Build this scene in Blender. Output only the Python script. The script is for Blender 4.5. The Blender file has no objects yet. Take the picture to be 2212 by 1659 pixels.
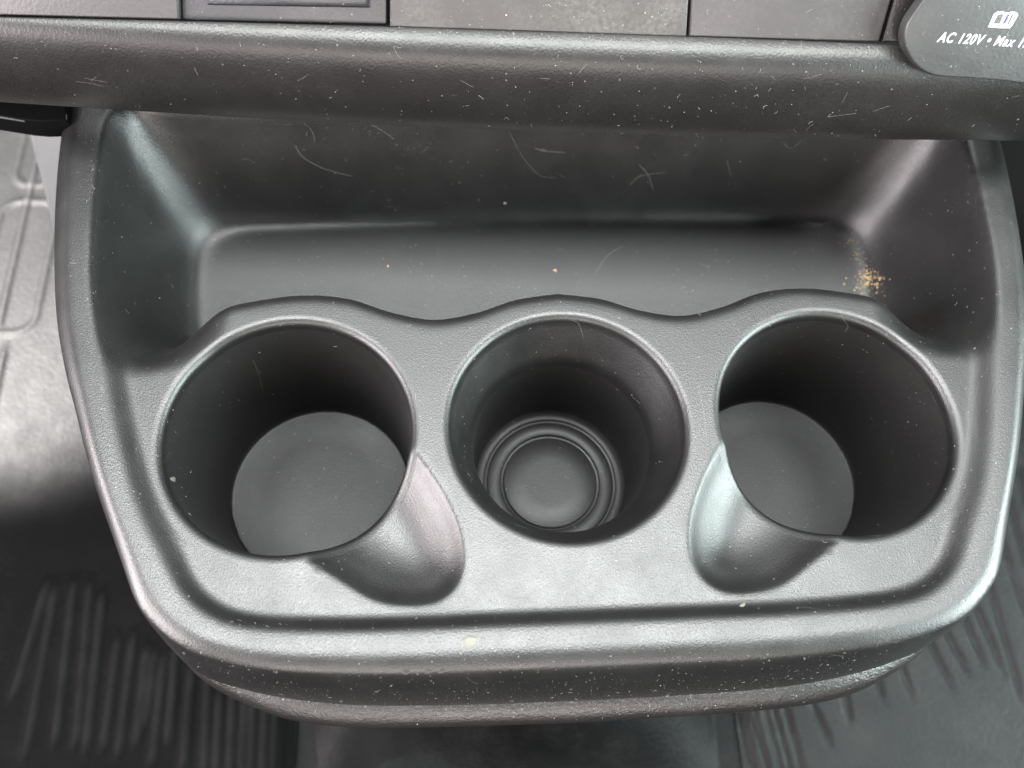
import bpy, bmesh, math, random
import numpy as np
from mathutils import Vector, Matrix
from mathutils.geometry import delaunay_2d_cdt
from mathutils.bvhtree import BVHTree
random.seed(7); rng = np.random.default_rng(7)
S = 0.001                                   # everything below is written in millimetres
scn = bpy.context.scene; COL = scn.collection

# ------------------------------------------------------------------ camera
CR = np.array([[0.99777334, 0.02098065, -0.06331011], [-0.04478851, 0.91413335, -0.40293202], [0.04942010, 0.40487039, 0.91303758]])
CP = np.array([-36.799, -101.1, 264.39]); CF = 1809.6
cd = bpy.data.cameras.new('camera'); cam = bpy.data.objects.new('camera', cd); COL.objects.link(cam)
m = Matrix([list(CR[i]) + [CP[i]*S] for i in range(3)] + [[0, 0, 0, 1]]); cam.matrix_world = m
cd.sensor_width = 36; cd.lens = 36*CF/2212; cd.clip_start = 0.01; cd.clip_end = 20
cd.dof.use_dof = True; cd.dof.focus_distance = 0.285; cd.dof.aperture_fstop = 9.0
scn.camera = cam

# ------------------------------------------------------------------ world and lamps
w = bpy.data.worlds.new('World'); scn.world = w; w.use_nodes = True
bg = w.node_tree.nodes['Background']; bg.inputs[0].default_value = (0.80, 0.82, 0.85, 1); bg.inputs[1].default_value = 0.012
def area(name, loc, target, sx, sy, power, col, spread=180):
    l = bpy.data.lights.new(name, 'AREA'); l.shape = 'RECTANGLE'; l.size = sx*S; l.size_y = sy*S; l.energy = power; l.color = col
    l.spread = math.radians(spread)
    o = bpy.data.objects.new(name, l); COL.objects.link(o); o.location = Vector(loc)*S
    o.rotation_euler = (Vector(target)-Vector(loc)).to_track_quat('-Z', 'Y').to_euler(); return o
area('overhead_soft_light', (0, 85, 1100), (0, 85, 0), 1350, 370, 38.0, (0.97, 1.0, 0.985))  # broad soft light from above, not an actual window
area('windscreen_light', (0, 800, 1000), (0, 60, 0), 1300, 420, 5.5, (0.97, 1.0, 0.99))
area('left_window_light', (-900, -230, 330), (0, 20, -20), 700, 560, 21.0, (1.0, 0.92, 0.94))
area('right_window_light', (900, -230, 330), (0, 20, -20), 700, 560, 24.0, (0.86, 1.0, 0.98))
area('rear_fill_light', (-100, -1000, 420), (0, 60, 0), 1000, 380, 9.0, (1.0, 0.91, 0.88))  # added fill from behind, lifts the bin back wall and dash face
sp = bpy.data.lights.new('sun_through_side_glass', 'SPOT'); sp.energy = 1900; sp.spot_size = math.radians(22.5); sp.spot_blend = 0.5; sp.shadow_soft_size = 0.02; sp.color = (1, .96, .94)
so = bpy.data.objects.new('sun_through_side_glass', sp); COL.objects.link(so)
so.location = Vector((-800, 330, 560))*S
so.rotation_euler = (Vector((-385, 235, -250))-Vector((-800, 330, 560))).to_track_quat('-Z', 'Y').to_euler()
vs = scn.view_settings; vs.view_transform = 'Standard'; vs.look = 'None'; vs.exposure = 0.2; vs.gamma = 1; vs.use_curve_mapping = False

# ------------------------------------------------------------------ helpers
def ray(px, py):                            # direction of a sight line, used to measure outlines off the photograph
    return CR @ np.array([(px-1106)/CF, -(py-829.5)/CF, -1.0])
def on_z(px, py, z):
    d = ray(px, py); return CP + d*((z-CP[2])/d[2])
def on_plane(px, py, p0, n):
    d = ray(px, py); return CP + d*(np.dot(np.array(p0)-CP, n)/np.dot(d, n))
def catmull(P, n=8, closed=False):
    P = [np.array(p, float) for p in P]; out = []
    N = len(P)
    for i in range(N if closed else N-1):
        p1, p2 = P[i], P[(i+1) % N]
        p0 = P[i-1] if (i > 0 or closed) else 2*p1-p2
        p3 = P[(i+2) % N] if (i+2 < N or closed) else 2*p2-p1
        for k in range(n):
            t = k/n
            out.append(0.5*((2*p1)+(-p0+p2)*t+(2*p0-5*p1+4*p2-p3)*t*t+(-p0+3*p1-3*p2+p3)*t**3))
    if not closed: out.append(P[-1])
    return np.array(out)
def resample(P, step):
    d = np.r_[0, np.cumsum(np.hypot(*np.diff(P, axis=0)[:, :2].T))]; n = max(2, int(round(d[-1]/step))+1)
    t = np.linspace(0, d[-1], n); return np.stack([np.interp(t, d, P[:, k]) for k in range(P.shape[1])], 1)
def sstep(a, b, x): t = np.clip((x-a)/(b-a), 0, 1); return t*t*(3-2*t)
def smax(a, b, k): h = np.clip(0.5+0.5*(a-b)/k, 0, 1); return b*(1-h)+a*h+k*h*(1-h)
def smin(a, b, k): return -smax(-a, -b, k)
def link(name, me, parent=None, mat=None, smooth=True):
    o = bpy.data.objects.new(name, me); COL.objects.link(o)
    if parent: o.parent = parent
    if mat: me.materials.append(mat)
    if smooth and me.polygons: me.polygons.foreach_set('use_smooth', [True]*len(me.polygons))
    me.update(); return o
def mesh(name, V, F, parent=None, mat=None, smooth=True, merge=0):
    me = bpy.data.meshes.new(name); me.from_pydata([tuple(float(c)*S for c in v) for v in V], [], F)
    if merge:
        b = bmesh.new(); b.from_mesh(me); bmesh.ops.remove_doubles(b, verts=b.verts, dist=merge*S); bmesh.ops.recalc_face_normals(b, faces=b.faces); b.to_mesh(me); b.free()
    return link(name, me, parent, mat, smooth)
def empty(name, loc, label, cat, group=None):
    o = bpy.data.objects.new(name, None); COL.objects.link(o); o.empty_display_size = 0.02
    o['label'] = label; o['category'] = cat
    if group: o['group'] = group
    return o
def tag(o, label, cat, kind=None):
    if label: o['label'] = label
    if cat: o['category'] = cat
    if kind: o['kind'] = kind
    return o
def grid_faces(nr, nc, closed=False, off=0, flip=False):
    F = []
    for r in range(nr-1):
        for c in range(nc if closed else nc-1):
            a, b_ = off+r*nc+c, off+r*nc+(c+1) % nc; f = (a, b_, b_+nc, a+nc)
            F.append(f[::-1] if flip else f)
    return F

# ------------------------------------------------------------------ materials
def plastic(name, col, rough=0.42, grain=1100, gstr=0.35, dust=0.5, spec=0.95, wear=0.3, gdist=0.00012, leather=0, dustcol=(0.34, 0.33, 0.31), roughvar=.10, ridge=0):
    M = bpy.data.materials.new(name); M.use_nodes = True; N = M.node_tree.nodes; L = M.node_tree.links
    P = N['Principled BSDF']; P.inputs['Specular IOR Level'].default_value = spec
    tc = N.new('ShaderNodeTexCoord').outputs['Object']
    def noise(sc, det=2, r=.5):
        n = N.new('ShaderNodeTexNoise'); n.inputs['Scale'].default_value = sc; n.inputs['Detail'].default_value = det; n.inputs['Roughness'].default_value = r; L.new(tc, n.inputs['Vector']); return n.outputs['Fac']
    def ramp(src, a, b, c0=0, c1=1):
        r = N.new('ShaderNodeMapRange'); r.inputs['From Min'].default_value = a; r.inputs['From Max'].default_value = b; r.inputs['To Min'].default_value = c0; r.inputs['To Max'].default_value = c1; L.new(src, r.inputs['Value']); return r.outputs['Result']
    def mul(a, b):
        x = N.new('ShaderNodeMath'); x.operation = 'MULTIPLY'
        for s, i in ((a, 0), (b, 1)):
            if isinstance(s, (int, float)): x.inputs[i].default_value = s
            else: L.new(s, x.inputs[i])
        return x.outputs[0]
    def add(a, b):
        x = N.new('ShaderNodeMath'); x.operation = 'ADD'; L.new(a, x.inputs[0]); L.new(b, x.inputs[1]); x.use_clamp = True; return x.outputs[0]
    def mix(f, a, b):
        x = N.new('ShaderNodeMix'); x.data_type = 'RGBA'; L.new(f, x.inputs[0])
        for s, i in ((a, 6), (b, 7)):
            if isinstance(s, tuple): x.inputs[i].default_value = (*s, 1)
            else: L.new(s, x.inputs[i])
        return x.outputs[2]
    def specks(sc, thr, keep):
        v = N.new('ShaderNodeTexVoronoi'); v.inputs['Scale'].default_value = sc; L.new(tc, v.inputs['Vector'])
        near = ramp(v.outputs['Distance'], thr, thr*.55)
        sepc = N.new('ShaderNodeSeparateColor'); L.new(v.outputs['Color'], sepc.inputs[0])
        return mul(near, ramp(sepc.outputs[0], keep, keep+.02, 1, 0))
    # dust film, blotchy, plus fine specks
    film = mul(ramp(noise(38, 5, .62), .42, .78), ramp(noise(700, 3, .7), .35, .75))
    base = mix(mul(film, wear*.35), col, dustcol)
    s1 = mul(specks(420, .16, .10), dust); s2 = mul(specks(160, .075, .22), dust)
    clump = ramp(noise(22, 3), .38, .66, .25, 1)
    sp_ = mul(add(s1, s2), clump)
    base = mix(sp_, base, dustcol); L.new(base, P.inputs['Base Color'])
    if ridge:                                # sheen on the moulded rib tops, painted in as a paler colour
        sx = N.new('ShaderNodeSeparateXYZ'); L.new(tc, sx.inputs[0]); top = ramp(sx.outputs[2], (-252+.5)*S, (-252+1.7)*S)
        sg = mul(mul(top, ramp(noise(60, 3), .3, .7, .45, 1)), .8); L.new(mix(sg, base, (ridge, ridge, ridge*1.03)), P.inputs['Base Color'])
    # fine smears in gloss
    rr = ramp(noise(55, 6, .7), .3, .7, rough-roughvar*.5, rough+roughvar*.5)
    L.new(mix_r := rr, P.inputs['Roughness'])
    # moulded grain
    v = N.new('ShaderNodeTexVoronoi'); v.feature = 'SMOOTH_F1'; v.inputs['Scale'].default_value = grain; v.inputs['Smoothness'].default_value = .6
    dn = N.new('ShaderNodeTexNoise'); dn.inputs['Scale'].default_value = grain*.6; L.new(tc, dn.inputs['Vector'])
    va = N.new('ShaderNodeVectorMath'); va.operation = 'MULTIPLY_ADD'; va.inputs[1].default_value = (1.2/grain,)*3; L.new(dn.outputs['Color'], va.inputs[0]); L.new(tc, va.inputs[2]); L.new(va.outputs[0], v.inputs['Vector'])
    h = mul(v.outputs['Distance'], 1.0)
    h = add(mul(h, 1.0), mul(noise(grain*.45, 3, .6), .12))
    bmp = N.new('ShaderNodeBump'); bmp.inputs['Strength'].default_value = gstr; bmp.inputs['Distance'].default_value = gdist
    L.new(h, bmp.inputs['Height'])
    b2 = N.new('ShaderNodeBump'); b2.inputs['Strength'].default_value = .5; b2.inputs['Distance'].default_value = 0.0002
    L.new(sp_, b2.inputs['Height']); L.new(bmp.outputs[0], b2.inputs['Normal']); last = b2.outputs[0]
    if leather:
        vv = N.new('ShaderNodeTexNoise'); vv.inputs['Scale'].default_value = 620; vv.inputs['Detail'].default_value = 4; vv.inputs['Distortion'].default_value = 1.6
        mp = N.new('ShaderNodeMapping'); mp.inputs['Scale'].default_value = (.55, 1, 1.3); L.new(tc, mp.inputs[0]); L.new(mp.outputs[0], vv.inputs['Vector'])
        b3 = N.new('ShaderNodeBump'); b3.inputs['Strength'].default_value = leather; b3.inputs['Distance'].default_value = .0009; L.new(vv.outputs['Fac'], b3.inputs['Height']); L.new(last, b3.inputs['Normal']); last = b3.outputs[0]
    L.new(last, P.inputs['Normal'])
    return M
def simple(name, col, rough=.5, spec=.5, emit=None):
    M = bpy.data.materials.new(name); M.use_nodes = True; N = M.node_tree.nodes; L = M.node_tree.links; P = N['Principled BSDF']
    P.inputs['Roughness'].default_value = rough; P.inputs['Specular IOR Level'].default_value = spec
    n = N.new('ShaderNodeTexNoise'); n.inputs['Scale'].default_value = 400; n.inputs['Detail'].default_value = 3
    tcn = N.new('ShaderNodeTexCoord'); L.new(tcn.outputs['Object'], n.inputs['Vector'])
    x = N.new('ShaderNodeMix'); x.data_type = 'RGBA'; x.inputs[6].default_value = (*[c*.75 for c in col], 1); x.inputs[7].default_value = (*[min(1, c*1.15) for c in col], 1)
    L.new(n.outputs['Fac'], x.inputs[0]); L.new(x.outputs[2], P.inputs['Base Color']); return M
M_tray = plastic('charcoal_tray_plastic', (.0052, .0052, .0051), .425, grain=2000, gstr=.5, dust=.4, wear=.04)
M_well = plastic('smooth_well_plastic', (.011, .0105, .0103), .48, grain=1700, gstr=.15, dust=.3, spec=.7, wear=.03)
M_disc = plastic('cup_bottom_plastic', (.0065, .0065, .0064), .42, grain=1700, gstr=.3, dust=.3, spec=.27, wear=.05, roughvar=.06)
M_skirt = plastic('lower_shell_plastic', (.009, .0075, .0072), .40, grain=1000, gstr=.4, leather=.28, wear=.05)
M_dash = plastic('dash_plastic', (.009, .0077, .0074), .42, grain=1200, gstr=.5, wear=.1, spec=.72)
M_panel = plastic('panel_plastic', (.032, .029, .030), .44, grain=900, gstr=.4, wear=.4)
M_pocket = plastic('pocket_plastic', (.009, .010, .013), .40, grain=900, gstr=.4, wear=.15)
M_speck = plastic('dusty_panel_plastic', (.030, .0275, .026), .50, grain=900, gstr=.5, dust=1.0, wear=.7, dustcol=(.38, .36, .32))
M_cover = plastic('outlet_cover_plastic', (.026, .027, .027), .42, grain=900, gstr=.35, wear=.35)
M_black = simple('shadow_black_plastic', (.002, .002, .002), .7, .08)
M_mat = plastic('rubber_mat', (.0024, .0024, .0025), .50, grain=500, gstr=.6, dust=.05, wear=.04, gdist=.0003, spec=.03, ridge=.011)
M_mat2 = plastic('dusty_rubber_mat', (.0062, .0068, .0071), .48, grain=500, gstr=.8, dust=.1, wear=.15, gdist=.0003, spec=.16)
M_hump = plastic('tunnel_carpet', (.0035, .0039, .0042), .5, grain=400, gstr=.6, dust=.1, wear=.15, gdist=.0003, spec=.12)
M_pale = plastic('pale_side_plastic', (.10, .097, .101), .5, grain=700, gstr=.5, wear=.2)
M_white = simple('white_print', (.62, .62, .66), .6)
M_navy = simple('dark_print', (.05, .05, .16), .5)
M_lint = simple('lint', (.32, .31, .29), .8, .2)
M_scr = simple('scuffed_plastic', (.15, .145, .135), .6, .3)
M_crumb = simple('golden_crumb', (.42, .29, .15), .7, .3)
M_chip = simple('dried_splash', (.15, .147, .125), .5, .45)

# ------------------------------------------------------------------ tray outlines, measured (mm, right half; the tray is symmetric)
OUT = [(0, -78), (30, -78), (60, -77.7), (90, -75.8), (108, -72.3), (119, -68.2), (128.3, -61.5), (135, -53.8), (142, -40), (150.8, -22), (157.3, -7), (163, 8), (169.5, 25), (175.5, 45), (180.5, 70), (184.2, 95), (186.5, 118), (188, 148)]
INN = [(0, -66), (30, -66), (60, -66), (88, -65), (104, -63), (114, -59), (122.5, -52), (130.5, -40.5), (140, -24), (147.5, -5), (154, 15), (160, 38), (164.5, 60), (167.5, 84), (169.5, 110), (171, 148)]
APR = [(0, -86.6), (40, -86.2), (75, -84.6), (101, -80.3), (118, -75), (127.5, -69.8), (133.5, -62.5), (137.5, -54), (143, -40), (150.4, -22), (156.5, -7), (162, 8), (168.5, 25), (174.5, 45), (179.5, 70), (183.2, 95), (185.5, 118), (187, 148)]
BAS = [(0, -92.9), (40, -92.4), (72, -91.2), (92, -88.4), (106, -83.6), (119, -77.2), (127.5, -70.5), (133.5, -63), (137, -54), (142.4, -40), (149, -22), (155, -7), (160, 8), (166, 25), (172, 45), (177, 70), (181, 95), (183, 118), (184, 148)]
def full(half, n=8):
    c = catmull(half, n); l = c[1:][::-1].copy(); l[:, 0] *= -1; return np.r_[l, c]
cOut, cInn, cApr, cBas = full(OUT), full(INN), full(APR), full(BAS)
WAVE = [(0, 53.8), (16, 51.3), (30, 46.3), (45, 43.8), (60, 46.9), (76, 52.9), (93, 54.6), (112, 52), (129, 47.6), (143, 45), (170, 42)]
cW = full(WAVE)
NOT = [(61, 5), (54, -4), (50.4, -10), (43.6, -20.5), (38.2, -32.5), (36.4, -43.5), (38.4, -51.8), (44.5, -57), (53.7, -58), (64.5, -55.8), (76, -48.8), (88.5, -40.4), (95, -33), (99, -15), (93, 3), (76, 9)]
cN = catmull(NOT, 8, True)
CUPS = [(-94.07, 0.0, 41.0), (0.0, 0.8, 40.1), (94.07, 0.0, 41.0)]
FIL = 2.9

def dist_poly(X, Y, P):
    D = np.full(X.shape, 1e9)
    for a, b in zip(P[:-1], P[1:]):
        ab = b-a; L2 = ab@ab
        if L2 < 1e-9: continue
        t = np.clip(((X-a[0])*ab[0]+(Y-a[1])*ab[1])/L2, 0, 1)
        D = np.minimum(D, np.hypot(X-a[0]-t*ab[0], Y-a[1]-t*ab[1]))
    return D
def inside(X, Y, P):
    r = np.zeros(X.shape, bool)
    for a, b in zip(P, np.roll(P, -1, 0)):
        if a[1] == b[1]: continue
        c = ((a[1] > Y) != (b[1] > Y)); xi = a[0]+(Y-a[1])*(b[0]-a[0])/(b[1]-a[1]); r ^= c & (X < xi)
    return r
def blur(A, s, h):
    k = int(3*s/h)+1; x = np.arange(-k, k+1)*h; g = np.exp(-x*x/2/s/s); g /= g.sum()
    for ax in (0, 1):
        P = np.pad(A, [(k, k) if i == ax else (0, 0) for i in (0, 1)], 'edge')
        A = sum(g[i]*(P[i:i+A.shape[0]] if ax == 0 else P[:, i:i+A.shape[1]]) for i in range(2*k+1))
    return A
# height field of the moulded top, z(x, y)
H = 0.6
gx = np.arange(-194, 194.1, H); gy = np.arange(-86, 152, H); X, Y = np.meshgrid(gx, gy, indexing='ij')
AX = np.abs(X)
hO, hI = catmull(OUT, 5), catmull(INN, 5)
dO = dist_poly(AX, Y, hO); dI = dist_poly(AX, Y, hI)
far = lambda h: np.r_[[[-50, h[0, 1]]], h, [[h[-1, 0], 400], [-50, 400]]]
inI = inside(AX, Y, far(hI)); inO = inside(AX, Y, far(hO))
u = np.where(inI, 0, np.where(inO, dI/(dI+dO+1e-6), 1+dO/12))
sI = np.where(inI, dI, 0)
BD = 54.0
yb = 141.0 - 0.00012*AX**2
slope_in = BD/17.0
qa = 17.0-np.where(inI, dI, 0); qb = (Y-yb+17)*(17/17); RC = 22.0
sd = smax(qa, qb, 27-10*np.clip(np.maximum(qa, qb)/17, 0, 1))
wall = -BD+sd*slope_in
zbin = smax(wall, -BD+0*X, 13)
zbin = smin(zbin, 0.5+np.clip(Y-141, 0, 30)*1.2*np.clip(sI/12, 0, 1), 4.0)
yw = np.interp(AX, cW[len(cW)//2:, 0], cW[len(cW)//2:, 1])
R_ = 8.0; t = np.clip(Y-(yw-6.9), 0, 7.75)
drop_sharp = -(R_-np.sqrt(R_*R_-t*t)); tt = np.clip((Y-(yw+.7))/7.0, 0, 1)
z_sharp = np.where(Y < yw+.7, drop_sharp, -6.0+(zbin+6.0)*np.sqrt(tt*(2-tt)))
mixs = sstep(yw-24, yw+20, Y); z_soft = zbin*mixs
ws = sstep(116, 150, AX)
zin = z_sharp*(1-ws)+z_soft*ws
# thumb scoops
aN = inside(AX, Y, cN); dN = dist_poly(AX, Y, np.r_[cN, cN[:1]])
tN = np.clip(dN/19.0, 0, 1); scoop = np.where(aN, 11.5*(1-(1-tN)**1.9), 0)
wsc = sstep(2.5, 9, dN)*aN; scoop = scoop*(1-wsc)+blur(scoop, 3.8, H)*wsc
zin = zin - scoop*.92
wr = 4.6+3.2*sstep(-62, -35, Y)
RH = 4.6; rise = RH*(1-sstep(0, 1, np.clip(sI/wr, 0, 1)))
crown = np.where(inI, 0, .3*np.sin(np.pi*np.clip(u, 0, 1))-(1.8+1.6*sstep(-60, -20, Y))*(np.clip(u-.52, 0, .9)/.48)**2.0)
Z = np.where(inI, zin, 0)+rise+crown
Z = blur(Z, 0.75, H)
bm_ = sstep(yw+13, yw+22, Y)*sstep(3.5, 8, sI)*(Y < 136)*inI; Z = Z*(1-bm_)+blur(Z, 2.6, H)*bm_
def zat(P):
    P = np.asarray(P, float); fx = np.clip((P[:, 0]-gx[0])/H, 0, len(gx)-1.001); fy = np.clip((P[:, 1]-gy[0])/H, 0, len(gy)-1.001)
    i, j = fx.astype(int), fy.astype(int); a, b = fx-i, fy-j
    return Z[i, j]*(1-a)*(1-b)+Z[i+1, j]*a*(1-b)+Z[i, j+1]*(1-a)*b+Z[i+1, j+1]*a*b

tray = empty('cup_holder_tray', (0, 0, 0), 'dark grey moulded plastic console tray with three round cup holders and a deep bin', 'console tray')
# ---- shell
NT = 264
th = np.linspace(0, 2*math.pi, NT, endpoint=False)
pts, edges = [], []
outer = resample(cOut, 1.3); back = np.stack([np.linspace(188, -188, 200)[1:-1], np.full(198, 148.0)], 1)
loop = np.r_[outer, back]; n0 = len(loop)
pts += loop.tolist(); edges += [(i, (i+1) % n0) for i in range(n0)]
holes = []
for cx, cy, r in CUPS:
    ring = np.stack([cx+(r+FIL)*np.cos(th), cy+(r+FIL)*np.sin(th)], 1); holes.append(ring)
    s0 = len(pts); pts += ring.tolist(); edges += [(s0+i, s0+(i+1) % NT) for i in range(NT)]
    for k in (.5, 1.0, 1.7, 2.5):
        pts += np.stack([cx+(r+FIL+k)*np.cos(th+.01*k), cy+(r+FIL+k)*np.sin(th+.01*k)], 1).tolist()
G = 1.15
xs, ys = np.meshgrid(np.arange(-192, 192, G), np.arange(-84, 147.4, G), indexing='ij'); g = np.stack([xs.ravel(), ys.ravel()], 1)
g[:, 0] += (np.round((g[:, 1]+84)/G) % 2)*G*.5
fineY = [];
for dy in np.arange(-6, 3.0, .55):                        # extra rows along the scalloped edge
    c = resample(cW[np.abs(cW[:, 0]) < 150], 1.3).copy(); c[:, 1] += dy; fineY.append(c)
for cc, sgn in ((cInn, 1),):
    for k in np.linspace(.12, .9, 9):
        a = resample(cInn, 1.3); 
        b = resample(cOut, 1.3); b = b[np.linspace(0, len(b)-1, len(a)).astype(int)]
for q in (cN, cN*[-1, 1]):
    qq = resample(np.r_[q, q[:1]], .9); ctr = q.mean(0)
    for k in (.985, 1.0, 1.012): fineY.append(ctr+(qq-ctr)*k)
ex = np.concatenate(fineY)
def ok(P, pad):
    k = inside(P[:, 0], P[:, 1], loop) & (dist_poly(P[:, 0], P[:, 1], np.r_[loop, loop[:1]]) > pad)
    for cx, cy, r in CUPS: k &= np.hypot(P[:, 0]-cx, P[:, 1]-cy) > r+FIL+3.6*(pad > .5)+.4
    return k
g = g[ok(g, .55)]; ex = ex[ok(ex, .55)]
pts += g.tolist()+ex.tolist()
r = delaunay_2d_cdt([Vector(p) for p in pts], edges, [], 0, 1e-4)
V2 = np.array([tuple(v) for v in r[0]]); cen = np.array([V2[list(f)].mean(0) for f in r[2]])
keep = inside(cen[:, 0], cen[:, 1], loop)
for rg in holes: keep &= ~inside(cen[:, 0], cen[:, 1], rg)
V = np.c_[V2, zat(V2)].tolist(); F = [tuple(f) for f, k in zip(r[2], keep) if k]
# rims of the three holes: fillet, then the first millimetres of wall
def wall_r(i, z):
    cx, cy, r = CUPS[i]
    if i != 1: return r + (36.5-r)*np.clip(-z/71.3, 0, 1)
    return np.where(z > -3, r, smax(r+(32.4-r)*(-z-3)/17, 32.4-1.1*(-z-20)/46.8, 1.6))
rims = []
for i, (cx, cy, r) in enumerate(CUPS):
    zt = zat(holes[i]); rows = []
    rows.append(np.c_[holes[i], zt])
    for a in (15, 30, 45, 60, 75, 90):
        a = math.radians(a); zz = zt-FIL*(1-math.cos(a)); rr_ = wall_r(i, zt-FIL)+FIL*(1-math.sin(a))
        rows.append(np.c_[cx+rr_*np.cos(th), cy+rr_*np.sin(th), zz])
    zz = zt-FIL-2.0; rr_ = wall_r(i, zz); rows.append(np.c_[cx+rr_*np.cos(th), cy+rr_*np.sin(th), zz])
    off = len(V); V += np.concatenate(rows).tolist(); F += grid_faces(len(rows), NT, True, off, True); rims.append(rows[-1])
# apron that rolls down from the rim
nA = len(outer)
def normals(c):
    t = np.gradient(c, axis=0); n = np.stack([t[:, 1], -t[:, 0]], 1); return n/np.linalg.norm(n, axis=1)[:, None]
nO = normals(outer)
def nearest_on(curve, P):                                   # same arc parameter, matched by nearest point
    C = resample(curve, .4); return C[np.argmin(((P[:, None]-C[None])**2).sum(2), 1)]
Ap = outer.copy()
apf = resample(cApr, .4)
da = np.zeros(nA)
for k in range(nA):
    d = apf-outer[k]; al = d@nO[k]; pe = np.abs(d@np.array([-nO[k][1], nO[k][0]])); j = np.argmin(pe+np.abs(al)*.02); da[k] = al[j]
da = np.convolve(np.pad(da, 6, 'edge'), np.ones(13)/13, 'valid')
zo = zat(outer); rows = [np.c_[outer, zo]]
for f, z in ((.08, 2.05), (.17, .9), (.27, -.9), (.38, -3.5), (.5, -7), (.63, -11.2), (.77, -16.2), (.90, -21.2), (.985, -24.8), (1.0, -25.6), (.96, -26.4), (.70, -26.6), (.2, -26.6)):
    o2 = outer+nO*(da*f + .5*math.sin(math.pi*min(1, f))*(1-sstep(2, 5, da)) )[:, None]; rows.append(np.c_[o2, z+(zo-2.8)*max(0, 1-f*2)])
off = len(V); V += np.concatenate(rows).tolist(); F += grid_faces(len(rows), nA, False, off, True)
mesh('tray_shell', V, F, tray, M_tray, True, merge=.02)
# ---- wells and what lies in their bottoms
for i, (cx, cy, r) in enumerate(CUPS):
    top = rims[i]; zb_ = -71.3 if i != 1 else -66.8
    rows = [top]
    if i == 1:
        for z0 in (-8, -12, -15, -17, -18, -19, -20, -21, -22, -23.5):
            z = np.full(NT, float(z0)); rr_ = wall_r(i, z); rows.append(np.c_[cx+rr_*np.cos(th), cy+rr_*np.sin(th), z])
        fun = np.concatenate(rows).tolist(), len(rows); rows = [rows[-1]]
        for z0 in (-23.6, -25):
            z = np.full(NT, float(z0)); rr_ = wall_r(i, z); rows.append(np.c_[cx+rr_*np.cos(th), cy+rr_*np.sin(th), z])
    for f in (np.array([.05, .12, .2, .3, .4, .5, .6, .7, .8, .88, .94, .975, 1.0]) if i != 1 else np.array([.37, .45, .6, .8, .95, 1.0])):
        z = top[:, 2]*(1-f)+zb_*f; rr_ = wall_r(i, z); rows.append(np.c_[cx+rr_*np.cos(th), cy+rr_*np.sin(th), z])
    rb = wall_r(i, np.array([zb_]))[0]
    rows.append(np.c_[cx+(rb-.5)*np.cos(th), cy+(rb-.5)*np.sin(th), np.full(NT, zb_-.5)])
    rows.append(np.c_[cx+.01*np.cos(th), cy+.01*np.sin(th), np.full(NT, zb_-4.6)])
    if i != 1:
        V = np.concatenate(rows).tolist(); o = mesh('cup_well', V, grid_faces(len(rows), NT, True, 0, True), tray, M_well)
    else:
        V = np.concatenate(rows).tolist(); o = mesh('cup_well', V, grid_faces(len(rows), NT, True, 0, True), tray, M_well)
        o['label'] = 'narrower middle well with a funnel-shaped mouth'; mesh('funnel', fun[0], grid_faces(fun[1], NT, True, 0, True), o, M_tray)
    if i != 1:
        prof = [(rb-.25, -.9), (rb-.3, .02), (rb-.6, .28), (rb-1.1, .2), (rb-1.8, 0), (rb*.6, -.1), (rb*.3, -.1), (.01, -.1)]
        V = [(cx+a*math.cos(t_), cy+a*math.sin(t_), zb_+b) for a, b in prof for t_ in th]; mesh('bottom_disc', V, grid_faces(len(prof), NT, True, 0, True), o, M_disc)
    else:
        for nm, ro, ri, z0, z1 in (('outer_ring', 31.0, 27.0, -1.6, 0.0), ('middle_ring', 26.1, 20.3, -2.2, -.3), ('centre_disc', 19.3, .01, -2.4, -.5)):
            prof = [(ro, z0-1.2), (ro, z1-.3), (ro-.1, z1-.1), (ro-.3, z1), ((ro+ri)/2, z1), (ri+(.3 if ri > 1 else 0), z1)]
            if ri > 1: prof += [(ri+.1, z1-.2), (ri, z1-.6), (ri, z0-1.2)]
            V = [(cx+a*math.cos(t_), cy+a*math.sin(t_), zb_+b) for a, b in prof for t_ in th]; mesh(nm, V, grid_faces(len(prof), NT, True, 0, True), o, M_disc)
# ---- leather-grained lower shell under the apron
base = resample(cBas, 1.6); nB = normals(base); rows = []
wB = sstep(-30, -70, base[:, 1])
for o_, z in ((-14, -24.2), (-7.5, -24.6), (-4.2, -25.8), (-2.0, -27.4), (-.7, -29.2), (0, -31.5), (-.1, -34), (-.8, -37), (-2.4, -40), (-5, -42.6), (-8, -44.4), (-13, -52), (-20, -66), (-30, -80)):
    rows.append(np.c_[base+nB*(o_), np.full(len(base), z)])
F = grid_faces(len(rows), len(base), False, 0, True); V = np.concatenate(rows).tolist()
lastr = (len(rows)-1)*len(base); F.append(tuple(range(lastr, lastr+len(base))))
o = mesh('lower_shell', V, F, tray, M_skirt); o['label'] = 'leather-grained lower shell curving under the tray front'

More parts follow.
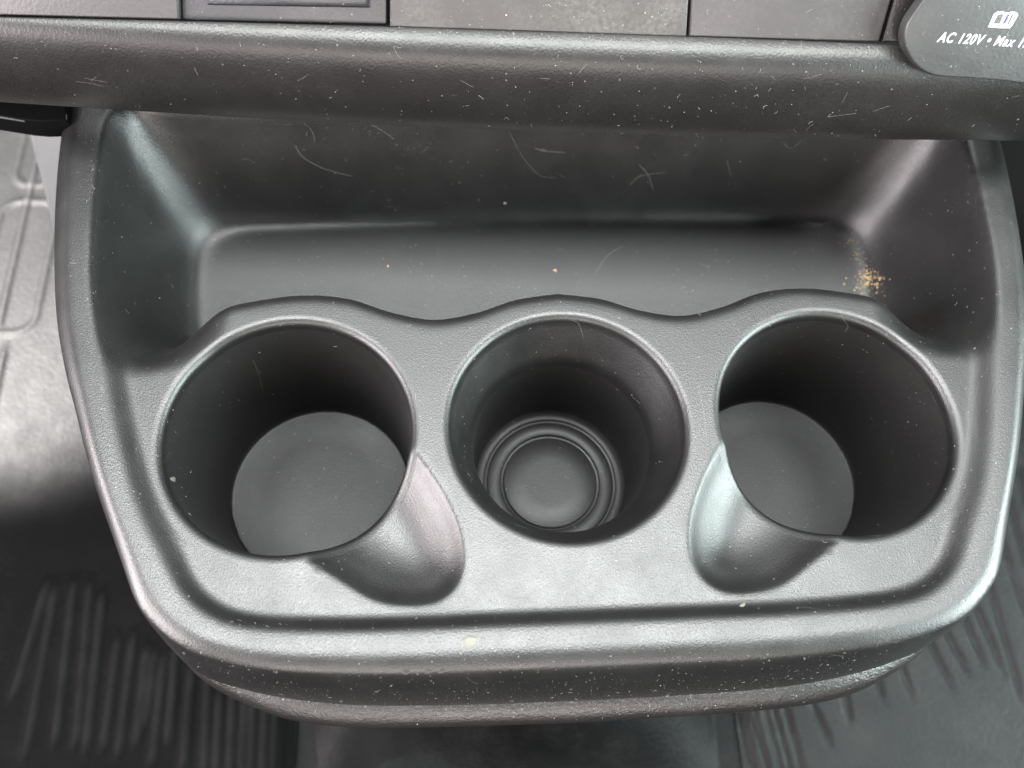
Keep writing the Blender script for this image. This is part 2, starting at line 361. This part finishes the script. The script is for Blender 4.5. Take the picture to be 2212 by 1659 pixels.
# ------------------------------------------------------------------ dashboard
dash = empty('dashboard', (0, 0, 0), 'dark grey dashboard edge with a rounded lip hanging over the back of the tray', 'dashboard')
xsd = np.linspace(-330, 330, 133)
pb = [on_z(px, py, 27) for px, py in ((0, 222), (250, 234), (500, 250), (800, 266), (1100, 283), (1400, 291), (1650, 296), (1900, 300), (2212, 303))]
pt = [on_z(px, py, 62) for px, py in ((0, 33), (420, 40), (840, 47), (1480, 77), (1905, 90), (2212, 101))]
def fit1(P, x):
    P = np.array(P); c = np.polyfit(P[:, 0], P[:, 1], 2); c2 = np.polyfit(P[:, 0], P[:, 1], 1)
    return np.interp(x, [P[0, 0], *P[1:-1, 0], P[-1, 0]], np.polyval(c, P[:, 0]), left=None, right=None)+np.where(x < P[0, 0], (x-P[0, 0])*c2[0], 0)+np.where(x > P[-1, 0], (x-P[-1, 0])*c2[0]*.3, 0)
yB, yT = fit1(pb, xsd), fit1(pt, xsd)
# (fraction towards the top line, outward bulge, z)
prof = [(0, 22, 30), (0, 5, 26.2), (0, 1.6, 25.6), (0, .3, 26.2), (0, 0, 27.5), (.02, -1.3, 31), (.12, -2.6, 36), (.20, -3.4, 41), (.26, -3.4, 46), (.30, -3.1, 50), (.345, -2.7, 53.2), (.40, -2.2, 55.7), (.47, -1.7, 57.6), (.56, -1.2, 59), (.66, -.8, 60), (.77, -.4, 60.7), (.88, -.1, 61.1), (1.0, .1, 61.3), (1.04, .6, 59.5), (1.06, .7, 54), (1.06, .8, 44)]
rows = [np.c_[xsd, yB+(yT-yB)*min(f, 1)+d+(max(f, 1)-1)*6, np.full(len(xsd), float(z))] for f, d, z in prof]
for _ in (0,): pass
V = np.concatenate(rows).tolist(); o = mesh('lower_lip', V, grid_faces(len(rows), len(xsd), False, 0), dash, M_dash)
sub = o.modifiers.new('smooth', 'SUBSURF'); sub.levels = 2; sub.render_levels = 2
# panels above the lip lie on one slanted plane
pn = np.array([0.0, -.80, .60]); pn /= np.linalg.norm(pn); P0 = np.array([0.0, float(np.interp(0, xsd, yT))+1.6, 62.6])
tl = np.array([1.0, (yT[-40]-yT[40])/(xsd[-40]-xsd[40]), 0]); up = np.cross(pn, np.array([1.0, 0, 0])); up = up if up[2] > 0 else -up
pn = np.cross(tl, up); pn /= np.linalg.norm(pn); pn = pn if pn[1] < 0 else -pn
def panel(name, poly, mat, lift=0.0, thick=9, bev=.8, parent=dash, plane=None, rough_label=None):
    p0, n = (P0+pn*lift, pn) if plane is None else plane
    C = np.array([on_plane(px, py, p0, n) for px, py in poly])
    bm = bmesh.new(); vs = [bm.verts.new(c) for c in C]; f = bm.faces.new(vs); f.normal_update()
    if Vector(n).dot(f.normal) < 0: f.normal_flip()
    e = bmesh.ops.extrude_face_region(bm, geom=[f]); nv = [v for v in e['geom'] if isinstance(v, bmesh.types.BMVert)]
    for v in vs: v.co -= Vector(n)*thick
    top = [ff for ff in bm.faces if all(v in nv for v in ff.verts)]
    bmesh.ops.recalc_face_normals(bm, faces=bm.faces)
    ed = list({e_ for ff in top for e_ in ff.edges})
    bmesh.ops.bevel(bm, geom=ed, offset=bev, segments=3, profile=.5, affect='EDGES')
    me = bpy.data.meshes.new(name); bm.transform(Matrix.Scale(S, 4)); bm.to_mesh(me); bm.free()
    o = link(name, me, parent, mat, False); return o
def shade_auto(o, ang=35):
    me = o.data; me.polygons.foreach_set('use_smooth', [True]*len(me.polygons))
    try: me.set_sharp_from_angle(angle=math.radians(ang))
    except Exception: pass
T = -420
shade_auto(panel('trim_panel', [(-220, 27), (-220, T), (372, T), (386, 42), (380, 43)], M_panel, 0, bev=.7))
pk = panel('pocket_panel', [(393, 44), (379, T), (834, T), (836, 54)], M_pocket, -2.2, bev=.6); shade_auto(pk)
pp = panel('pocket_recess', [(440, 18), (436, T+10), (800, T+10), (806, 24)], M_pocket, -1.2, thick=3, bev=3.0, parent=pk); shade_auto(pp)
shade_auto(panel('dusty_panel', [(842, 58), (843, T), (1512, T), (1483, 78), (1478, 80)], M_speck, .2, bev=.7))
shade_auto(panel('flat_panel', [(1489, 79), (1519, T), (2045, T), (1900, 88), (1894, 91)], M_panel, .2, bev=.7))
shade_auto(panel('slanted_trim', [(1906, 91), (2052, T), (2420, T), (2420, 108)], M_dash, -.3, bev=1.0))
# hinged power outlet cover, standing proud of the lip
cn = np.array([.02, -.86, .51]); cn /= np.linalg.norm(cn)
c0 = np.array([130., float(np.interp(130, xsd, yB*.35+yT*.65))-7.0, 55.])
cov = empty('power_outlet_cover', (0, 0, 0), 'flat grey power outlet cover printed AC 120V with a white book symbol', 'outlet cover')
co = [(2085, T), (2010, -20), (1985, 15), (1963, 48), (1955, 72), (1954, 92), (1960, 112), (1972, 133), (1988, 149), (2008, 160), (2035, 166), (2100, 170), (2160, 175), (2225, 183), (2300, 192), (2420, 205), (2420, T)]
cp = catmull(co[1:-2], 4).tolist()
shade_auto(panel('cover_plate', [co[0]]+cp+[co[-2], co[-1]], M_cover, 0, thick=4.5, bev=.7, parent=cov, plane=(c0, cn)), 50)
ax = on_plane(2100, 92, c0, cn)-on_plane(2000, 85.5, c0, cn); ax /= np.linalg.norm(ax); ay = np.cross(cn, ax)
def pt_on(px, py): return on_plane(px, py, c0+cn*.06, cn)
def print_text(name, body, px, py, size, wscale, mat, parent, shear=.28, bold=.02):
    cu = bpy.data.curves.new(name, 'FONT'); cu.body = body; cu.size = 1; cu.shear = shear; cu.offset = bold; cu.space_character = 1.15
    tmp = bpy.data.objects.new('tmp', cu); COL.objects.link(tmp); dg = bpy.context.evaluated_depsgraph_get(); me = bpy.data.meshes.new_from_object(tmp.evaluated_get(dg)); COL.objects.unlink(tmp); bpy.data.objects.remove(tmp)
    o_ = pt_on(px, py); me.transform(Matrix([[ax[k]*S*size*wscale, ay[k]*S*size, cn[k]*S, o_[k]*S] for k in range(3)]+[[0, 0, 0, 1]]))
    ob = link(name, me, parent, mat, False); return ob
tsz = np.linalg.norm(pt_on(2030, 90)-pt_on(2034, 69))/.70
tx = print_text('printed_rating', 'AC 120V \u2022 Max 15', 2024, 90, tsz*1.0, .84, M_white, cov)
tx['label'] = 'white italic print reading AC 120V, Max 15'
def flat(name, polys, mat, parent, lift):
    V, F = [], []
    for P in polys:
        F.append(tuple(range(len(V), len(V)+len(P)))); V += [on_plane(a, b, c0+cn*lift, cn) for a, b in P]
    return mesh(name, V, F, parent, mat, False)
K = lambda P: [((3400+a/3.5)*.54861, (b/3.5)*.54861) for a, b in P]
bk = flat('book_symbol', [K([(1716, 372), (1800, 188), (1850, 162), (1915, 155), (1965, 175), (2000, 170), (2050, 160), (2100, 165), (2130, 190), (2128, 215), (2050, 350), (2015, 388), (1870, 385), (1800, 378)])], M_white, cov, .07)
flat('book_page', [K([(1785, 330), (1850, 205), (1890, 192), (1935, 195), (1875, 330), (1830, 325)])], M_cover, bk, .12)
flat('book_page', [K([(1915, 330), (1975, 208), (2010, 195), (2072, 196), (2000, 336), (1960, 330)])], M_navy, bk, .12)
flat('letter_mark', [K([(1940, 328), (1958, 318), (2000, 245), (1988, 240), (1998, 228), (2030, 226), (1985, 320), (1990, 330)]), K([(2008, 215), (2022, 200), (2042, 203), (2034, 218)])], M_white, bk, .16)
flat('letter_mark', [K([(1860, 235), (1885, 215), (1905, 218), (1880, 238)]), K([(1832, 300), (1855, 278), (1870, 282), (1845, 305)])], M_scr, bk, .16)

# dark bracket and pale trim under the lip on the left, dark recess on the right
def slab(name, poly, z, thick, mat, label, cat, parent=None, bev=1.0):
    C = [on_z(a, b, z) for a, b in poly]; bm = bmesh.new(); top = [bm.verts.new(c) for c in C]; f = bm.faces.new(top); f.normal_update()
    if f.normal.z < 0: f.normal_flip()
    e = bmesh.ops.extrude_face_region(bm, geom=[f]); nv = [v for v in e['geom'] if isinstance(v, bmesh.types.BMVert)]
    for v in top: v.co.z -= thick
    tf = [ff for ff in bm.faces if all(v in nv for v in ff.verts)]; bmesh.ops.recalc_face_normals(bm, faces=bm.faces)
    bmesh.ops.bevel(bm, geom=list({e_ for ff in tf for e_ in ff.edges}), offset=bev, segments=3, profile=.5, affect='EDGES')
    me = bpy.data.meshes.new(name); bm.transform(Matrix.Scale(S, 4)); bm.to_mesh(me); bm.free(); o = link(name, me, parent, mat, False); shade_auto(o)
    if label: tag(o, label, cat)
    return o
br = empty('under_dash_bracket', (0, 0, 0), 'black bracket with a thin pale lower edge tucked under the dashboard lip at the left', 'bracket')
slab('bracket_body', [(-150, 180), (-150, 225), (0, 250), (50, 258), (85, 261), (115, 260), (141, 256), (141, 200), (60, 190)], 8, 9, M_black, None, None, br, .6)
slab('bracket_edge', [(-150, 215), (-150, 229), (0, 251.6), (50, 259.5), (85, 262.4), (115, 261.4), (142, 257.2), (142, 245)], 7.6, 1.0, M_pale, None, None, br, .3)
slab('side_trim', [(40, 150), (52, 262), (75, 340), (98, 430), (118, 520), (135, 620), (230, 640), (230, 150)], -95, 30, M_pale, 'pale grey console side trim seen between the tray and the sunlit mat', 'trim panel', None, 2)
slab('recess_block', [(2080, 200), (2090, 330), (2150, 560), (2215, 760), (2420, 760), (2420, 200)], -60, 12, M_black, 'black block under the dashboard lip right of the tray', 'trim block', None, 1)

# ------------------------------------------------------------------ floor, tunnel hump and mats
FZ = -252.0
def sheet(name, x0, x1, y0, y1, st, fz, mat, parent=None):
    xs_, ys_ = np.arange(x0, x1+.1, st), np.arange(y0, y1+.1, st); A, B = np.meshgrid(xs_, ys_, indexing='ij'); Zs = fz(A, B)
    return mesh(name, np.stack([A.ravel(), B.ravel(), Zs.ravel()], 1).tolist(), grid_faces(len(xs_), len(ys_), False, 0, False), parent, mat)
def floorz(A, B): return FZ-6 + 0*A
fl = sheet('floor', -1500, 1500, -1300, 1500, 50, floorz, M_hump); fl['kind'] = 'structure'
def humpz(A, B):
    d = np.clip((A+8)/118, -1, 1); side = 1-np.abs(d)**3
    bump = 26*np.exp(-((A-5)/30)**2-((B+70)/26)**2)
    return FZ-7+ 42*np.clip(side, 0, 1)*sstep(-150, -60, B+0*A)*1.0 + bump - 22*np.exp(-((A+60)/40)**2-((B+100)/40)**2)
tn = sheet('floor_tunnel', -128, 118, -220, 420, 3, humpz, M_hump); tn['kind'] = 'structure'
def ribs(A, B, items):
    Zr = 0*A
    for x0, y0, x1, y1, h, wd in items:
        L = math.hypot(x1-x0, y1-y0); dx, dy = (x1-x0)/L, (y1-y0)/L; s = (A-x0)*dx+(B-y0)*dy; n = (A-x0)*dy-(B-y0)*dx
        Zr = np.maximum(Zr, h*np.exp(-(n/wd)**2)*sstep(-9, 6, s)*sstep(L+9, L-6, s)) if h > 0 else np.minimum(Zr, h*np.exp(-(n/wd)**2)*sstep(-9, 6, s)*sstep(L+9, L-6, s))
    return Zr
rl = []
U = lambda a, b: on_z(a, b, FZ)[:2]
for (a, b, c, d) in ((120, 1270, 58, 1620), (100, 1265, 30, 1500), (160, 1262, 120, 1600), (195, 1265, 165, 1600), (222, 1285, 188, 1610), (255, 1380, 225, 1610), (289, 1375, 258, 1620), (318, 1400, 296, 1600), (335, 1410, 315, 1560), (355, 1420, 330, 1640), (380, 1400, 365, 1600), (415, 1440, 395, 1659), (450, 1450, 440, 1700), (475, 1500, 465, 1700), (505, 1480, 495, 1700), (530, 1500, 522, 1700), (548, 1500, 540, 1700), (575, 1500, 566, 1700), (600, 1500, 592, 1700), (625, 1500, 615, 1700), (645, 1500, 640, 1700)):
    p, q = U(a, b), U(c, d); rl.append((*p, *q, 2.0, 2.9))
def round_rect_ridge(A, B, x0, x1, y0, y1, r, wd, h):
    cx, cy = (x0+x1)/2, (y0+y1)/2; qx = np.abs(A-cx)-(x1-x0)/2+r; qy = np.abs(B-cy)-(y1-y0)/2+r
    sd = np.hypot(np.maximum(qx, 0), np.maximum(qy, 0))+np.minimum(np.maximum(qx, qy), 0)-r
    return h*np.exp(-(sd/wd)**2)
def matl(A, B):
    z = FZ+ribs(A, B, rl)
    z = z+round_rect_ridge(A, B, -362, -322, 172, 279, 13, 2.2, .9)+round_rect_ridge(A, B, -358, -328, 293, 420, 13, 2.2, .9)
    for x in (-392, -375, -349, -338): z = z+1.3*np.exp(-((A-x)/2.2)**2)*sstep(60, 90, B)*sstep(170, 150, B)
    z = z+1.2*np.exp(-((A+345)/2.0)**2)*sstep(172, 180, B)
    edge = sstep(-134, -146, A)
    return z - (1-edge)*5
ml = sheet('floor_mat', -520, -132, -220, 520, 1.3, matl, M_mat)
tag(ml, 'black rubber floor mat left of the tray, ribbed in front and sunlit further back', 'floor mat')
rr2 = []
for (a, b, c, d) in ((1600, 1520, 1640, 1700), (1621, 1530, 1668, 1700), (1650, 1520, 1700, 1700), (1668, 1520, 1718, 1700), (1693, 1520, 1742, 1700), (1756, 1525, 1790, 1602), (1818, 1470, 1835, 1550), (1935, 1400, 1965, 1490), (1885, 1440, 1905, 1500), (2030, 1340, 2085, 1440), (2000, 1370, 2050, 1470), (2085, 1255, 2165, 1440), (2120, 1205, 2205, 1500), (2070, 1300, 2120, 1420), (2150, 1120, 2215, 1320), (2175, 1060, 2240, 1300), (2200, 1000, 2260, 1280)):
    p, q = U(a, b), U(c, d); rr2.append((*p, *q, -2.6, 1.7))
def matr(A, B): return FZ+.5+ribs(A, B, rr2) - (1-sstep(122, 132, A))*5
mr = sheet('floor_mat', 121, 520, -220, 520, 1.6, matr, M_mat2)
tag(mr, 'grey black rubber floor mat right of the tray with fine grooves', 'floor mat')

# ------------------------------------------------------------------ dust, lint, scratches, crumbs
bpy.context.view_layer.update(); dg = bpy.context.evaluated_depsgraph_get()
TV, TF, src = [], [], []
for o in list(COL.objects):
    if o.type != 'MESH' or o.name.split('.')[0] not in ('tray_shell', 'cup_well', 'bottom_disc', 'outer_ring', 'middle_ring', 'centre_disc', 'funnel', 'lower_shell', 'lower_lip', 'trim_panel', 'pocket_panel', 'pocket_recess', 'dusty_panel', 'flat_panel', 'slanted_trim', 'cover_plate', 'floor_mat'): continue
    me = o.evaluated_get(dg).to_mesh(); k = len(TV); TV += [v.co*1000 for v in me.vertices]; TF += [tuple(i+k for i in p.vertices) for p in me.polygons]; src += [o.name.split('.')[0]]*len(me.polygons)
bvh = BVHTree.FromPolygons(TV, TF)
def hit(px, py):
    d = Vector(ray(px, py)).normalized(); h = bvh.ray_cast(Vector(CP), d); return h
class MB:
    def __init__(s): s.V, s.F = [], []
    def strand(s, P, N, r, flatk=1.0):
        k = len(s.V); n = len(P)
        for i in range(n):
            t = (P[min(i+1, n-1)]-P[max(i-1, 0)]); t = t.normalized() if t.length > 1e-6 else Vector((1, 0, 0)); b = t.cross(N[i]).normalized(); rr = r*(1 if 0 < i < n-1 else .45)
            for a in range(5): an = a*2*math.pi/5; s.V.append(P[i]+b*math.cos(an)*rr+N[i]*math.sin(an)*rr*flatk)
        for i in range(n-1):
            for a in range(5): s.F.append((k+i*5+a, k+i*5+(a+1) % 5, k+(i+1)*5+(a+1) % 5, k+(i+1)*5+a))
        s.F.append(tuple(k+a for a in range(5))[::-1]); s.F.append(tuple(k+(n-1)*5+a for a in range(5)))
    def blob(s, p, n, r, sq=.6):
        k = len(s.V); t = n.orthogonal().normalized(); b = n.cross(t); ph = random.random()*6
        for lv, (rr, h) in enumerate(((1, -.2), (.8, .45), (.0, .75))):
            if rr == 0: s.V.append(p+n*h*r*sq); continue
            for a in range(6): an = a*math.pi/3+ph; q = rr*r*random.uniform(.7, 1.3); s.V.append(p+t*math.cos(an)*q+b*math.sin(an)*q+n*h*r*sq)
        for a in range(6):
            c = (a+1) % 6; s.F.append((k+a, k+c, k+6+c, k+6+a)); s.F.append((k+6+a, k+6+c, k+12))
    def build(s, name, mat, parent=None): return mesh(name, s.V, s.F, parent, mat, True)
def walk(h, ang, L, curve, step=.35, lift=.05):
    p, n = h[0], h[1]; 
    if n.dot(Vector(CP)-p) < 0: n = -n
    e = n.orthogonal().normalized(); t = (e*math.cos(ang)+n.cross(e)*math.sin(ang)); P, N = [p+n*lift], [n]
    for _ in range(max(2, int(L/step))):
        t = (Matrix.Rotation(curve+random.uniform(-.1, .1), 3, n) @ t); q = p+t*step; h2 = bvh.find_nearest(q)
        if h2[0] is None: break
        p = h2[0]; m_ = h2[1]; m_ = -m_ if m_.dot(n) < 0 else m_; n = m_; t = (t-n*t.dot(n)).normalized(); P.append(p+n*lift); N.append(n)
    return P, N
lint, scr = MB(), MB()
dens = [  # x0, y0, x1, y1 (measured on the photograph), dots, fibres
    (0, 30, 1100, 290, 200, 26), (1100, 60, 2212, 300, 380, 70), (840, 0, 1500, 80, 150, 5), (1500, 0, 2212, 160, 90, 14),
    (120, 300, 420, 1300, 330, 36), (420, 280, 1950, 660, 360, 24), (1900, 300, 2200, 1300, 220, 18), (350, 620, 2100, 1350, 300, 34), (350, 1400, 2000, 1570, 620, 26), (300, 700, 1000, 1200, 70, 10), (1000, 700, 1480, 1170, 120, 14), (1500, 600, 2080, 1160, 120, 10), (0, 0, 840, 40, 14, 2)]
for x0, y0, x1, y1, nd, nf in dens:
    nd = int(nd*.5); nf = int(nf*.8)
    for k in range(nd+nf):
        h = hit(random.uniform(x0, x1), random.uniform(y0, y1))
        if h[0] is None or src[h[2]] == 'floor_mat': continue
        n = h[1] if h[1].dot(Vector(CP)-h[0]) > 0 else -h[1]
        if k < nd: lint.blob(h[0], n, random.choice((.07, .08, .09, .10, .12, .17)) * random.uniform(.8, 1.2))
        else:
            P, N = walk(h, random.uniform(0, 6.3), random.choice((.6, .8, 1.2, 1.6, 2.6)), random.uniform(-.35, .35), .22); lint.strand(P, N, random.uniform(.025, .045))
def seam_dust(line, n, sp_, r0=.07):                          # dust gathers along seams, grooves and inner corners
    C = catmull(line, 12)
    for k in range(n):
        c = C[random.randrange(len(C))]; h = hit(c[0]+random.gauss(0, 8), c[1]+random.gauss(0, sp_))
        if h[0] is None or src[h[2]] == 'floor_mat': continue
        n_ = h[1] if h[1].dot(Vector(CP)-h[0]) > 0 else -h[1]
        if random.random() < .85: lint.blob(h[0], n_, r0*random.choice((.7, .8, 1, 1.2, 1.5)))
        else:
            P, N = walk(h, random.uniform(0, 6.3), random.choice((.6, .9, 1.4)), random.uniform(-.4, .4), .22); lint.strand(P, N, .03)
seam_dust([(0, 45), (500, 56), (900, 66), (1400, 84), (1900, 100)], 330, 6)
seam_dust([(300, 1150), (370, 1280), (470, 1345), (700, 1362), (1200, 1345), (1700, 1325), (1980, 1275), (2090, 1150)], 200, 9)
seam_dust([(600, 1510), (1100, 1512), (1600, 1482), (1850, 1435)], 260, 14)
seam_dust([(420, 1440), (700, 1480), (1200, 1485), (1700, 1450), (1950, 1380)], 320, 16, .06)
seam_dust([(200, 330), (195, 600), (215, 850), (290, 1120)], 150, 20)
seam_dust([(480, 600), (800, 590), (1200, 575), (1700, 560)], 130, 40)
lt = lint.build('lint_and_dust', M_lint); tag(lt, 'pale specks of dust and short lint fibres scattered over the dark plastic', 'dust', 'stuff')
def mark(pts_, r, mb, lift=.0, fl_=.35, seg=6):
    C = catmull(pts_, seg); P, N = [], []
    for a, b in C:
        h = hit(a, b)
        if h[0] is None: continue
        n = h[1] if h[1].dot(Vector(CP)-h[0]) > 0 else -h[1]
        if P and (h[0]-P[-1]).length > 6: continue
        P.append(h[0]+n*lift); N.append(n)
    if len(P) > 2: mb.strand(P, N, r*.75, fl_)
for pts_, r in (([(637, 315), (655, 340), (690, 360), (725, 372), (762, 381)], .16), ([(1155, 320), (1180, 327), (1222, 329)], .17), ([(1380, 355), (1400, 378), (1412, 412)], .13), ([(1360, 400), (1385, 380), (1440, 372)], .13), ([(1345, 530), (1310, 555), (1285, 592)], .14), ([(800, 268), (830, 285), (852, 302)], .14), ([(1100, 285), (1130, 340), (1165, 378), (1200, 385)], .08), ([(655, 265), (675, 285), (680, 310)], .10), ([(850, 100), (858, 118), (868, 128)], .08), ([(850, 99), (862, 103), (870, 101)], .08), ([(163, 176), (195, 180), (225, 187)], .07), ([(182, 169), (205, 173), (232, 178)], .07), ([(1785, 253), (1815, 249), (1850, 245)], .09), ([(1508, 822), (1515, 860), (1522, 900), (1526, 945)], .10), ([(1690, 305), (1710, 320), (1745, 290)], .08), ([(1570, 345), (1575, 365), (1580, 380)], .10), ([(520, 345), (535, 344), (550, 352)], .1), ([(1232, 690), (1250, 700), (1262, 735)], .07), ([(1150, 640), (1200, 650), (1230, 640)], .05), ([(1210, 1310), (1213, 1303), (1216, 1298)], .07), ([(1222, 1309), (1226, 1301), (1228, 1297)], .07), ([(1190, 1313), (1194, 1307), (1197, 1304)], .06), ([(1816, 675), (1822, 690), (1832, 705), (1824, 718)], .07), ([(548, 780), (556, 800), (570, 850)], .06), ([(1745, 480), (1770, 485), (1800, 478)], .12)):
    mark(pts_, r, scr)
for k in range(60):                                          # faint random scuffs
    x0, y0, x1, y1 = random.choice([(450, 280, 1900, 640)]*4+[(0, 90, 2200, 290)]*3+[(1100, 700, 1480, 1150), (400, 1280, 2000, 1500), (1500, 1150, 2000, 1350)])
    h = hit(random.uniform(x0, x1), random.uniform(y0, y1))
    if h[0] is None: continue
    P, N = walk(h, random.uniform(0, 6.3), random.uniform(1.5, 7), random.uniform(-.05, .05), .4, 0); scr.strand(P, N, random.uniform(.03, .07), .3)
sc = scr.build('scratch_marks', M_scr, tray); sc['kind'] = 'stuff'
cr = MB()
for k in range(300):
    a = random.random(); cx = 1830+a*62+random.gauss(0, 14); cy = 515+a*105+random.gauss(0, 13)
    if k < 150: cx, cy = random.gauss(1878, 18), random.gauss(608, 12)
    h = hit(cx, cy)
    if h[0] is None or h[0].z > -6: continue
    n = h[1] if h[1].dot(Vector(CP)-h[0]) > 0 else -h[1]; cr.blob(h[0], n, random.choice((.08, .12, .16, .22, .3, .45)) * (1 if k < 150 else .6), .9)
o = cr.build('crumbs', M_crumb); tag(o, 'golden sandy crumbs gathered in the right rear corner of the tray bin', 'crumbs', 'stuff')
def chip(px, py, rx, ry, ang, label, nm='dried_splash', mat=M_chip, cat='splash mark'):
    h = hit(px, py); n = h[1] if h[1].dot(Vector(CP)-h[0]) > 0 else -h[1]; t = (Vector((math.cos(ang), math.sin(ang), 0))); t = (t-n*t.dot(n)).normalized(); b = n.cross(t)
    V = [h[0]+n*.28]; F = []; M_ = 22
    for q, hh in ((.5, .29), (.8, .24), (1.0, -.05)):
        for k in range(M_):
            a = k*2*math.pi/M_; w_ = 1+.13*math.sin(3*a+1)+.07*math.sin(5*a); V.append(h[0]+t*math.cos(a)*rx*q*w_+b*math.sin(a)*ry*q*w_+n*hh)
    for k in range(M_): F.append((0, 1+k, 1+(k+1) % M_))
    F += grid_faces(3, M_, True, 1)
    o = mesh(nm, V, F, None, mat, True, merge=.001); tag(o, label, cat); return o
chip(1016, 1386, 2.6, 1.9, .2, 'pale translucent dried splash on the front rim of the tray')
chip(374, 1035, .9, 2.8, .15, 'small whitish flake stuck low on the left wall of the left cup well', 'plastic_flake', M_chip, 'flake')
chip(1604, 1307, 1.2, .6, .6, 'tiny pale chip on the tray rim below the right thumb scoop', 'plastic_flake', M_chip, 'flake')
chip(1091, 439, .75, .5, 0, 'small white crumb on the back wall of the bin', 'white_crumb', M_lint, 'crumb')
chip(1199, 584, .6, .8, .6, 'small pinkish crumb on the middle of the bin floor', 'pink_crumb', simple('pinkish_crumb', (.5, .27, .2), .6), 'crumb')
chip(838, 575, .45, .45, 0, 'tiny yellowish crumb on the left half of the bin floor', 'yellow_crumb', simple('yellowish_crumb', (.55, .42, .2), .6), 'crumb')
